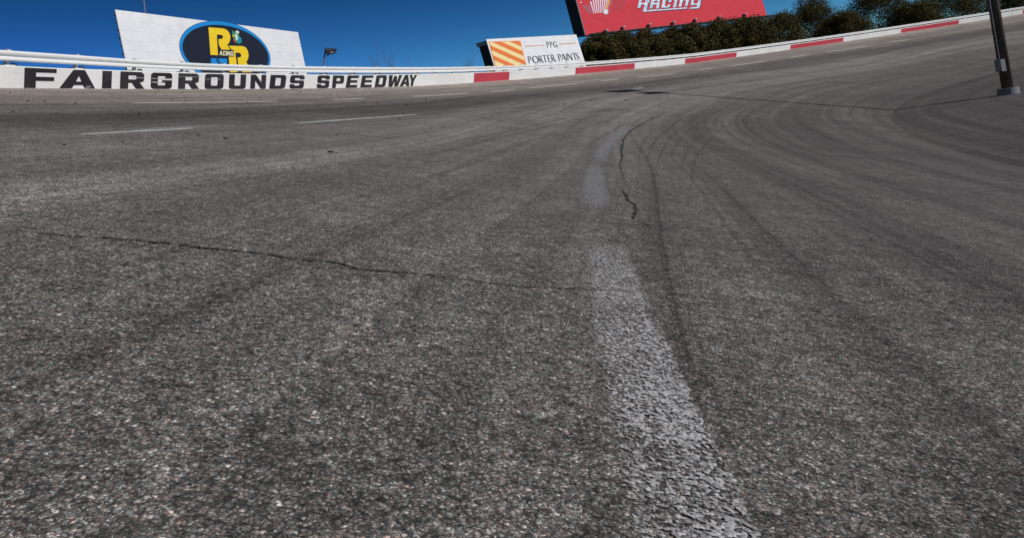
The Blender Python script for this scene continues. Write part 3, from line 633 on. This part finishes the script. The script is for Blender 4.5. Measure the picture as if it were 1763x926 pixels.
# --- white paint-maker's sign beside the turn
pp = Board((837, 68), (992, 60), 100, (850.5, 113), 0)
hP = pp.loc(857, 138)[1]
pb = empty('billboard', pp.pt(pp.len / 2, hP + .5), 'white billboard with an orange and cream striped square and thin black lettering', 'billboard')
slab(pp, 0, pp.len, 0, hP, -.08, 0, M['board'], 'sign_panel', pb)
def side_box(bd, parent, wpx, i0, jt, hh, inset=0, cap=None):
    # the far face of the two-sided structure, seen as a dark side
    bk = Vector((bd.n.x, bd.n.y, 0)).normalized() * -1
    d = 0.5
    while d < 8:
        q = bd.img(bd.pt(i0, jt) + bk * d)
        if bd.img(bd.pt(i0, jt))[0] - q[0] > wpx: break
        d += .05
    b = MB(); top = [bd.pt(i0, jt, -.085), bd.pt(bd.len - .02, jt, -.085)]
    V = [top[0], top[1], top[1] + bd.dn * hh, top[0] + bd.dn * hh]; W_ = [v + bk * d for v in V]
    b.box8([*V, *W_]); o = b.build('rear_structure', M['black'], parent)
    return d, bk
d_, bk = side_box(pp, pb, 14, .02, .55, hP - .6)
V = [pp.pt(.015, .12, -.085), pp.pt(pp.len - .03, .12, -.085), pp.pt(pp.len - .03, .54, -.085), pp.pt(.015, .54, -.085)]
b = MB(); b.box8([*V, *[v + bk * (d_ + .25) for v in V]]); b.build('roof_cap', M['steel'], pb)
legs(pp, pb, [pp.len * q for q in (.1, .4, .7, .95)], .6, 1.0, 1.2)
Z3 = ((810, 50), 8.815)
def ppart(nm, loops, mt, off=.03): return art(pp, pb, nm, loops, *Z3, M[mt], off)
sq = [(282, 200), (757, 183), (846, 548), (848, 570), (380, 583)]
ppart('square_border', [[(276, 197), (756, 180), (850, 572), (376, 586)]], 'orange', .012)
ppart('striped_square', [[(286, 205), (750, 188), (840, 565), (384, 580)]], 'cream', .024)
Q4 = [(384, 580), (840, 565), (750, 188), (286, 205)]
# diagonal orange bands: clip v = v0 - slope*u inside the unit square
def band(lo, hi, sl):                       # lo <= v + sl*u <= hi
    poly = [(0, 0), (1, 0), (1, 1), (0, 1)]
    for sgn, k in ((1, lo), (-1, -hi)):
        out = []
        for i in range(len(poly)):
            a, b2 = poly[i], poly[(i + 1) % len(poly)]; fa = sgn * (a[1] + sl * a[0]) - k; fb = sgn * (b2[1] + sl * b2[0]) - k
            if fa >= 0: out.append(a)
            if fa * fb < 0: t = fa / (fa - fb); out.append((a[0] + (b2[0] - a[0]) * t, a[1] + (b2[1] - a[1]) * t))
        poly = out
    return poly
for lo, hi in ((-.1, .06), (.28, .47), (.68, .87), (1.06, 1.25), (1.44, 1.62)):
    po = band(lo, hi, .66)
    if len(po) > 2: ppart('orange_stripe', [[glyph_quad(Q4, u, v) for u, v in po]], 'orange', .036)
ppart('rule_line', [[(822, 262), (1125, 245), (1126, 252), (823, 270)]], 'orange'); ppart('rule_line', [[(1345, 230), (1600, 212), (1602, 220), (1346, 238)]], 'orange')
def thin(a, b2, w2): 
    dx, dy = b2[0] - a[0], b2[1] - a[1]; L = math.hypot(dx, dy); nx, ny = -dy / L * w2 / 2, dx / L * w2 / 2
    return [(a[0] + nx, a[1] + ny), (b2[0] + nx, b2[1] + ny), (b2[0] - nx, b2[1] - ny), (a[0] - nx, a[1] - ny)]
def arcs(cx, cy, rx, ry, a0, a1, w2, wt=None, n=14):
    o_, i_ = [], []
    for k in range(n + 1):
        a = rad(a0 + (a1 - a0) * k / n); s2 = abs(math.cos(a)); wk = (w2 * s2 + (wt or w2 * .35) * (1 - s2)) / 2
        o_.append((cx + (rx + wk) * math.cos(a), cy + (ry + wk) * math.sin(a))); i_.append((cx + (rx - wk) * math.cos(a), cy + (ry - wk) * math.sin(a)))
    return o_ + i_[::-1]
TH_, TN = .2, .07                           # thick and thin strokes of the humanist lettering (unit = letter width)
HG = {
 'P': lambda: [thin((.12, 0), (.12, 1), .17), arcs(.3, .74, .42, .235, -90, 90, .15)[:] , thin((.1, .975), (.32, .975), .05), thin((.1, .505), (.32, .505), .05)],
 'G': lambda: [arcs(.52, .5, .42, .47, 48, 300, .17), thin((.86, .02), (.86, .45), .15), thin((.55, .45), (.93, .45), .05)],
 'O': lambda: [arcs(.5, .5, .42, .475, 0, 180, .17), arcs(.5, .5, .42, .475, 180, 360, .17)],
 'R': lambda: [thin((.12, 0), (.12, 1), .17), arcs(.3, .75, .38, .225, -90, 90, .15), thin((.1, .975), (.32, .975), .05), thin((.1, .53), (.32, .53), .05), thin((.38, .53), (.92, 0), .17)],
 'T': lambda: [thin((.5, 0), (.5, .96), .17), thin((0, .97), (1, .97), .06)],
 'E': lambda: [thin((.18, 0), (.18, 1), .2), thin((.1, .97), (.9, .97), .06), thin((.1, .52), (.8, .52), .06), thin((.1, .03), (.95, .03), .06)],
 'A': lambda: [thin((0, 0), (.48, 1), .06), thin((.48, 1), (.93, 0), .18), thin((.2, .34), (.78, .34), .05)],
 'I': lambda: [thin((.5, 0), (.5, 1), .5)],
 'N': lambda: [thin((.08, 0), (.08, 1), .07), thin((.1, .98), (.9, .02), .17), thin((.92, 0), (.92, 1), .07)],
 'S': lambda: [arcs(.5, .74, .33, .23, 20, 180, .1), thin((.2, .72), (.82, .28), .17), arcs(.5, .26, .35, .235, 180, 360, .1)],
}
def hword(word):
    for w_i, (ch, x0, x1, b0, b1, t0, t1) in enumerate(word):
        # slant follows the sign's own verticals: top of letters shifted left
        q = [(x0, b0), (x1, b1), (x1 - (b1 - t1) * .245, t1), (x0 - (b0 - t0) * .245, t0)]
        V = []; Fc = []
        for k, lp in enumerate(HG[ch]()):
            tri = tessellate_polygon([[Vector((*p, 0)) for p in lp]]); n0 = len(V)
            for p in lp:
                g = glyph_quad(q, p[0], p[1]); V.append(pp.on(g[0] / Z3[1] + Z3[0][0], g[1] / Z3[1] + Z3[0][1], .03 + .004 * k))
            Fc += [tuple(i + n0 for i in tr) for tr in tri]
        mesh('sign_letter', V, Fc, M['ink'], pb)
hword([('P', 1166, 1212, 286, 284, 200, 199), ('P', 1216, 1262, 284, 282, 199, 198), ('G', 1262, 1324, 282, 280, 198, 196)])
hword([('P', 886, 950, 528, 524, 424, 419), ('O', 950, 1044, 524, 518, 416, 411), ('R', 1050, 1108, 517, 512, 411, 406), ('T', 1108, 1172, 512, 508, 404, 401), ('E', 1180, 1232, 506, 502, 400, 396), ('R', 1236, 1296, 501, 497, 396, 392),
       ('P', 1342, 1402, 492, 488, 388, 384), ('A', 1386, 1462, 489, 484, 384, 380), ('I', 1464, 1480, 483, 482, 379, 378), ('N', 1484, 1554, 481, 476, 378, 373), ('T', 1560, 1624, 475, 471, 371, 366), ('S', 1606, 1664, 471, 467, 368, 364)])

# --- red sign high over the trees
rd = Board((985.0, -30.0), (1187, -52), 150, (1003.8 + 4.5, 61.3), 0)
# put its plane on the surveyed lower left corner: level edges, left edge leaning as seen
rb2 = at(1008.3, 61.3, 150); d2 = ray(1200, 41.5); t2 = (rb2.z - CAMZ) / d2.z; e2 = Vector((0, 0, CAMZ)) + d2 * t2
rd.u = (e2 - rb2).normalized(); hz = Vector((rd.u.y, -rd.u.x, 0)); hz = -hz if hz.y > 0 else hz
best = None
for k in range(-250, 251):
    tau = rad(k / 10); up = Vector((0, 0, 1)) * math.cos(tau) - hz * math.sin(tau); q = rd.img(rb2 + up * 4); tg_ = math.atan2(992 - 1008.3, 61.3); e = abs(math.atan2(q[0] - 1008.3, 61.3 - q[1]) - tg_)
    if best is None or e < best[0]: best = (e, up, tau)
hRd = 8.6; rd.dn = -best[1]; rd.a = rb2 + best[1] * hRd; rd.n = rd.u.cross(rd.dn); rd.n = -rd.n if rd.n.dot(hz) < 0 else rd.n
rd.len = rd.loc(1318, 20)[0]
rbd = empty('billboard', rd.pt(rd.len / 2, hRd + 4), 'tall red billboard with silver racing lettering above the dark evergreen trees', 'billboard')
slab(rd, 0, rd.len, 0, hRd, -.1, 0, M['redboard'], 'sign_panel', rbd)
slab(rd, -.1, -.002, -.05, hRd + .05, -.12, .03, M['steel'], 'edge_trim', rbd)
d_, bk = side_box(rd, rbd, 17, .01, .1, hRd - .2)
Z8 = ((960, 0), 7.346); Z5 = ((1080, 0), 13.23)
# fan of stripes with a ball at its foot
for i in range(13):
    x1 = 400 + i * 19.5; y1 = 178 - i * 1.5; x0 = [318, 350, 384, 416, 446, 476, 508, 542, 576, 610, 640, 668, 700][i]; y0 = [70, 74, 66, 22, -16, -50, -60, -60, -60, -60, -60, -60, -60][i]
    w0 = 12 if i > 2 else 9; mt = 'stripew' if 2 < i < 11 else 'stripeg'
    if i > 8: x1 = 578 + (i - 9) * 20; y1 = 135
    if i == 11: mt = 'yellow'
    art(rd, rbd, 'fan_stripe', [[(x0 - w0 * .8, y0), (x0 + w0 * .8, y0), (x1 + 4.5, y1), (x1 - 4.5, y1)]], *Z8, M[mt], .02)
for i in range(9):
    art(rd, rbd, 'faded_fan_stripe', [[(712 + i * 19, -20), (719 + i * 19, -20), (690 + i * 15 + 4, 148), (690 + i * 15, 148)]], *Z8, M['striped'], .02)
art(rd, rbd, 'fan_ball_edge', [[(608 + 36 * math.cos(a), 155 + 38 * math.sin(a)) for a in [k * math.pi / 12 for k in range(24)]]], *Z8, M['stripeg'], .03)
art(rd, rbd, 'fan_ball', [[(607 + 31 * math.cos(a), 153 + 33 * math.sin(a)) for a in [k * math.pi / 12 for k in range(24)]]], *Z8, M['stripew'], .04)
art(rd, rbd, 'fan_ball_edge', [[(292 + 13 * math.cos(a), 36 + 14 * math.sin(a)) for a in [k * math.pi / 8 for k in range(16)]]], *Z8, M['striped'], .03)
art(rd, rbd, 'fan_ball', [[(292 + 9 * math.cos(a), 36 + 10 * math.sin(a)) for a in [k * math.pi / 8 for k in range(16)]]], *Z8, M['stripew'], .04)
CH = [
 [[(300, -140), (520, -150), (540, -130), (490, 70), (458, 108), (438, 242), (1358, 178), (1350, 206), (352, 280), (388, 112), (310, 115), (292, 190), (226, 190)], [(350, -100), (425, -104), (400, 72), (318, 76)]],
 [[(502, 202), (540, 30), (580, -22), (748, -30), (716, 200), (648, 204), (668, 112), (592, 112), (570, 204)], [(600, 72), (614, 28), (690, 28), (680, 72)]],
 [[(770, 186), (812, -18), (1018, -24), (998, 58), (935, 64), (948, 16), (872, 20), (848, 148), (915, 145), (935, 112), (986, 112), (962, 160), (925, 188)]],
 [[(1036, 180), (1078, -28), (1146, -30), (1106, 160), (1090, 178)]],
 [[(1164, 160), (1204, -34), (1370, -42), (1408, -20), (1366, 152), (1304, 156), (1336, 20), (1262, 22), (1226, 160)]],
 [[(1436, 128), (1466, -46), (1530, -48), (1506, 92), (1600, 86), (1624, -52), (1690, -56), (1650, 160), (1620, 200), (1412, 214), (1428, 176), (1574, 168), (1588, 122)]],
]
for lp in CH:
    art(rd, rbd, 'letter_shadow', [[(x + 15, y + 15) for x, y in q] for q in lp], *Z5, M['shadowink'], .02)
    art(rd, rbd, 'sign_letter', lp, *Z5, M['chrome'], .04)
# catwalk, its stays, white bars painted as light through it and the sign lamps below the panel
slab(rd, .3, rd.len, hRd + .02, hRd + .16, .05, .9, M['darksteel'], 'catwalk', rbd)
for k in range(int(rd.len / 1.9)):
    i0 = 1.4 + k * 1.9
    slab(rd, i0, i0 + 1.15, hRd + .24, hRd + .32, .5, .62, M['whitepost'], 'catwalk_light_gap', rbd)
    slab(rd, i0 + 1.3, i0 + 1.36, hRd - .12, hRd + .3, .84, .9, M['darksteel'], 'catwalk_stay', rbd)
for (x, y) in [(1032, 57.6), (1061, 52), (1106, 47.5), (1147, 43.5), (1185, 38.5), (1226, 34), (1270, 29.5)]:
    i0, j0 = rd.loc(x, y)
    f_ = slab(rd, i0 - .35, i0 + .1, j0 + .02, j0 + .30, 1.0, 1.5, M['darksteel'], 'sign_lamp', rbd)
    slab(rd, i0 + .0, i0 + .40, j0 - .1, j0 + .04, 1.05, 1.45, M['lens'], 'lamp_visor', f_)
    slab(rd, i0 - .05, i0 + .02, j0 + .3, hRd + .1, .1, 1.3, M['darksteel'], 'lamp_arm', f_)
for q in (.12, .5, .88):
    p = rd.pt(rd.len * q, hRd * .5, -1.5); b = MB(); b.tube((p.x, p.y, p.z), (p.x, p.y, .5), .35, n=14); b.build('support_post', M['darksteel'], rbd)

# ------------------------------------------------------------------ poles
# lamp on its pole behind the wall
tL = 120; P0 = at(560.6, 84, tL); P1 = at(556.7, 113, tL); dl = (P1 - P0).normalized(); base = P0 + dl * ((P0.z - 1.0) / -dl.z)
lp = empty('floodlight_pole', base, 'slender leaning pole with a dark rectangular floodlight head behind the wall', 'floodlight')
b = MB(); b.tube(base, P0, .13, .085, 10); b.build('pole', M['wood'], lp, True)
ux = AX.copy(); uz = -dl; uy = ux.cross(uz).normalized(); ux = uz.cross(uy).normalized() * -1 if uz.cross(uy).dot(AX) < 0 else uz.cross(uy).normalized()
def L(x, y): return at(x, y, tL)
def prism(pts, depth, name, matl, parent, shift=0):
    b = MB(); a = [L(*p) + uy * shift for p in pts]; c2 = [p + uy * depth for p in a]; n = len(a)
    b.add(a + c2, [tuple(range(n)), tuple(range(2 * n - 1, n - 1, -1))] + [(i, (i + 1) % n, n + (i + 1) % n, n + i) for i in range(n)]); return b.build(name, matl, parent)
if uy.y < 0: uy = -uy
hd = prism([(560, 83.2), (578.8, 85.2), (580.2, 86.4), (576.4, 91.5), (574.6, 93.6), (568.6, 92.6), (565, 94.8), (561, 92)], .7, 'lamp_hood', M['darksteel'], lp, -.35)
prism([(561.6, 85.8), (570.3, 86.6), (570.1, 87.9), (561.6, 87.2)], .04, 'lamp_lens', M['steel'], hd, -.40)
prism([(569.4, 90.2), (574.3, 90.6), (573.6, 92.3), (569, 91.6)], .04, 'lamp_lens', M['lens'], hd, -.40)
prism([(562, 93.8), (566.6, 94.2), (566, 96.2), (562.6, 95.6)], .5, 'ballast_box', M['darksteel'], lp, -.25)
b = MB(); b.tube(L(563.6, 96), L(563, 114), .012, n=5); b.build('drop_cable', M['darksteel'], lp)
# flagpole behind the oval sign
tA = 70; Q0 = at(245.5, -18, tA); Q1 = at(250, 24, tA); dl = (Q1 - Q0).normalized(); base = Q0 + dl * ((Q0.z - 1.0) / -dl.z)
ap = empty('antenna_mast', base, 'thin grey mast rising behind the oval logo billboard', 'mast')
b = MB(); b.tube(base, Q0, .055, .04, 8); b.build('pole', M['steel'], ap, True)
b = MB(); b.tube(Q0, Q0 - dl * .35, .012, .006, 6); b.build('tip', M['steel'], ap)
# infield pole whose two arms of floodlights throw the shadow on the far banking
Sp = Vector((20.75, 49.85, 1.05)); kL = 22.0; top = Sp + SUN_DIR * kL
ip = empty('stadium_light_pole', (top.x, top.y, surf_z(R_APRON)), 'tall infield pole with two crossarms of floodlights at the inner edge of the track', 'floodlight')
b = MB(); b.tube((top.x, top.y, surf_z(R_APRON)), (top.x, top.y, top.z + 2.0), .26, .2, 14); b.build('pole', M['wood'], ip, True)
b = MB(); b.tube((top.x, top.y, surf_z(R_APRON) - .3), (top.x, top.y, surf_z(R_APRON) + .35), .5, .46, 20); b.build('footing', M['steel'], ip)
b = MB(); b.box(Vector((top.x - .3, top.y - .12, surf_z(R_APRON) + 1.6)), Vector((.12, 0, 0)), Vector((0, .2, 0)), Vector((0, 0, .32))); b.build('switch_box', M['steel'], ip)
b = MB(); b.tube((top.x - .27, top.y - .1, surf_z(R_APRON) + 1.9), (top.x - .22, top.y - .08, top.z), .03, n=6); b.build('conduit', M['steel'], ip)
ad = Vector((.76, .65, 0)).normalized(); nd = Vector((-ad.y, ad.x, 0))
for z, s0, s1, n in ((0, -2.3, .5, 5), (1.7, -3.1, .5, 6)):
    b = MB(); b.box(Vector((top.x, top.y, top.z + z)) + ad * ((s0 + s1) / 2), ad * ((s1 - s0) / 2), nd * .1, Vector((0, 0, .1))); arm = b.build('crossarm', M['wood'], ip)
    for k in range(n):
        c0 = Vector((top.x, top.y, top.z + z - .05)) + ad * (s0 + .2 + (s1 - s0 - .4) * k / (n - 1)); dirv = Vector((nd.x * .8, nd.y * .8, -.6)).normalized()
        b = MB(); b.tube(c0 + dirv * .05, c0 + dirv * .7, .16, .44, 14); lt = b.build('floodlight', M['darksteel'], arm, True)
        b = MB(); b.tube(c0 + dirv * .69, c0 + dirv * .715, .4, .4, 14); b.build('lens', M['lens'], lt)

# ------------------------------------------------------------------ trees
def leaf_crown(centres, n, size, seed):
    r = np.random.default_rng(seed); V = []; Fc = []
    vol = np.array([a[3] * a[4] * a[5] for a in centres]); pr = vol / vol.sum(); idx = r.choice(len(centres), n, p=pr)
    C_ = np.array(centres)[idx]; d = r.normal(size=(n, 3)); d /= np.linalg.norm(d, axis=1)[:, None]; rad_ = r.uniform(.35, 1.08, n) ** .7
    P = C_[:, :3] + d * C_[:, 3:6] * rad_[:, None]
    nn = d + r.normal(size=(n, 3)) * .6; nn /= np.linalg.norm(nn, axis=1)[:, None]
    up = r.normal(size=(n, 3)); u = np.cross(nn, up); u /= np.linalg.norm(u, axis=1)[:, None]; v = np.cross(nn, u)
    s_ = size * r.uniform(.5, 1.2, n)[:, None]
    q = np.stack([P - u * s_, P + v * s_ * .45 + nn * s_ * .12, P + u * s_, P - v * s_ * .45], 1).reshape(-1, 3)
    return q, [(4 * i, 4 * i + 1, 4 * i + 2, 4 * i + 3) for i in range(n)]
def evergreen(x, ytop, t, wpx, label, seed, n=34000):
    """broad leafy tree whose crown top is seen at (x, ytop)"""
    tp = at(x, ytop, t); g0 = 1.5; H = tp.z - g0; r = random.Random(seed); w2 = wpx * t * S / F / 2
    e = empty('evergreen_tree', (tp.x, tp.y, g0), label, 'tree', 'evergreen trees behind the wall')
    b = MB(); b.tube((tp.x, tp.y, g0 - .5), (tp.x, tp.y, g0 + H * .45), .32, .2, 12)
    for k in range(7):
        a = r.uniform(0, 6.28); z0 = g0 + H * r.uniform(.12, .4); b.tube((tp.x, tp.y, z0), (tp.x + math.cos(a) * w2 * .7, tp.y + math.sin(a) * w2 * .7, z0 + H * .3), .11, .03, 7)
    b.build('trunk', M['bark'], e, True)
    cs = []
    for k in range(120):
        f_ = r.random() ** .8; a = r.uniform(0, 6.28); z = g0 + H * .2 + (H * .8 - 1.0) * f_; rr_ = w2 * (1.05 - .7 * f_ ** 3.2) * math.sqrt(r.uniform(.1, 1)) * .9
        s_ = r.uniform(.5, 1.05) * w2 * .36; cs.append((tp.x + math.cos(a) * rr_, tp.y + math.sin(a) * rr_, z, s_, s_, s_ * r.uniform(.7, 1)))
    cs.append((tp.x, tp.y, tp.z - w2 * .27, w2 * .3, w2 * .3, w2 * .27))
    q, f2 = leaf_crown(cs, n, .15, seed); mesh('crown', q, f2, M['leaf'], e)
evergreen(1030, 56, 146, 84, 'dark evergreen tree nearest the striped sign, under the left end of the red billboard', 1)
evergreen(1066, 52, 147, 88, 'brown-tinged evergreen tree under the fan graphic of the red billboard', 2)
evergreen(1106, 48, 146, 84, 'dark evergreen tree with a blue gap of sky above its right shoulder', 3)
evergreen(1151, 47, 147, 80, 'evergreen tree under the silver lettering of the red billboard', 4)
evergreen(1186, 39, 145, 86, 'tallest dense evergreen tree under the end of the silver lettering', 5)
evergreen(1228, 34, 146, 86, 'dark evergreen tree under the right part of the red billboard', 6)
evergreen(1280, 28, 146, 96, 'dark evergreen tree under the right end of the red billboard', 7)
for i, (x, y, t, wd) in enumerate([(1335, 24, 160, 110), (1392, -4, 180, 96), (1446, 20, 165, 88), (1502, -22, 186, 120), (1568, 4, 180, 96), (1626, -26, 200, 110), (1690, -46, 205, 120), (1765, -30, 190, 110)]):
    evergreen(x, y, t, wd, ['broad', 'tall', 'low rounded', 'wide', 'tall slightly paler', 'narrow', 'tallest', 'last'][i] + ' evergreen tree, ' + ['first', 'second', 'third', 'fourth', 'fifth', 'sixth', 'seventh', 'eighth'][i] + ' to the right of the red billboard' if i not in (6, 7) else ('tallest evergreen tree near the right end of the row' if i == 6 else 'evergreen tree at the far right end of the row'), 20 + i, 26000)
# low dark shrubs that close the foot of the trees
evergreen(1012, 64, 140, 60, 'short shadowed evergreen right beside the edge of the striped sign', 40, 14000)
evergreen(1047, 64, 139, 64, 'low shadowed evergreen in front of the two left trees', 41, 14000)
evergreen(1088, 61, 139, 66, 'low shadowed evergreen in front of the middle trees', 42, 14000)
evergreen(1131, 62, 139, 62, 'low dark evergreen below the first silver letter', 43, 14000)
evergreen(1168, 56, 139, 66, 'low dark evergreen before the tallest tree under the lettering', 44, 14000)

def bare_tree(x, ytop, t, label, seed, spread=.5):
    tp = at(x, ytop, t); g0 = 0.5; H = tp.z - g0; r = random.Random(seed); b = MB()
    e = empty('bare_tree', (tp.x, tp.y, g0), label, 'tree', 'bare winter trees far beyond the wall')
    def br(p, d, ln, rd_, lv):
        q = p + d * ln; b.tube(p, q, rd_ * .6, rd_ * .35, 5, False)
        if lv == 0: return
        for k in range(r.randint(2, 4)):
            nd_ = (d + Vector((r.gauss(0, spread), r.gauss(0, spread), r.uniform(.0, .35)))).normalized(); br(p + d * ln * r.uniform(.6, 1), nd_, ln * r.uniform(.55, .8), rd_ * .55, lv - 1)
    br(Vector((tp.x, tp.y, g0)), Vector((0, 0, 1)), H * .42, .12, 5); b.build('branches', M['twig'], e)
bare_tree(658, 92, 190, 'tallest faint bare winter tree above the guardrail, right of the floodlight pole', 2, .42)
bare_tree(688, 100, 190, 'faint bare winter tree just right of the tallest bare one', 3, .42)
bare_tree(646, 104, 200, 'lowest faint bare winter tree left of the tallest bare one', 5, .42)
bare_tree(811, 92, 190, 'faint bare winter tree beside the dark side of the striped sign', 8, .3)
bare_tree(726, 106, 210, 'tiny faint bare tree top halfway between the floodlight pole and the striped sign', 9, .45)
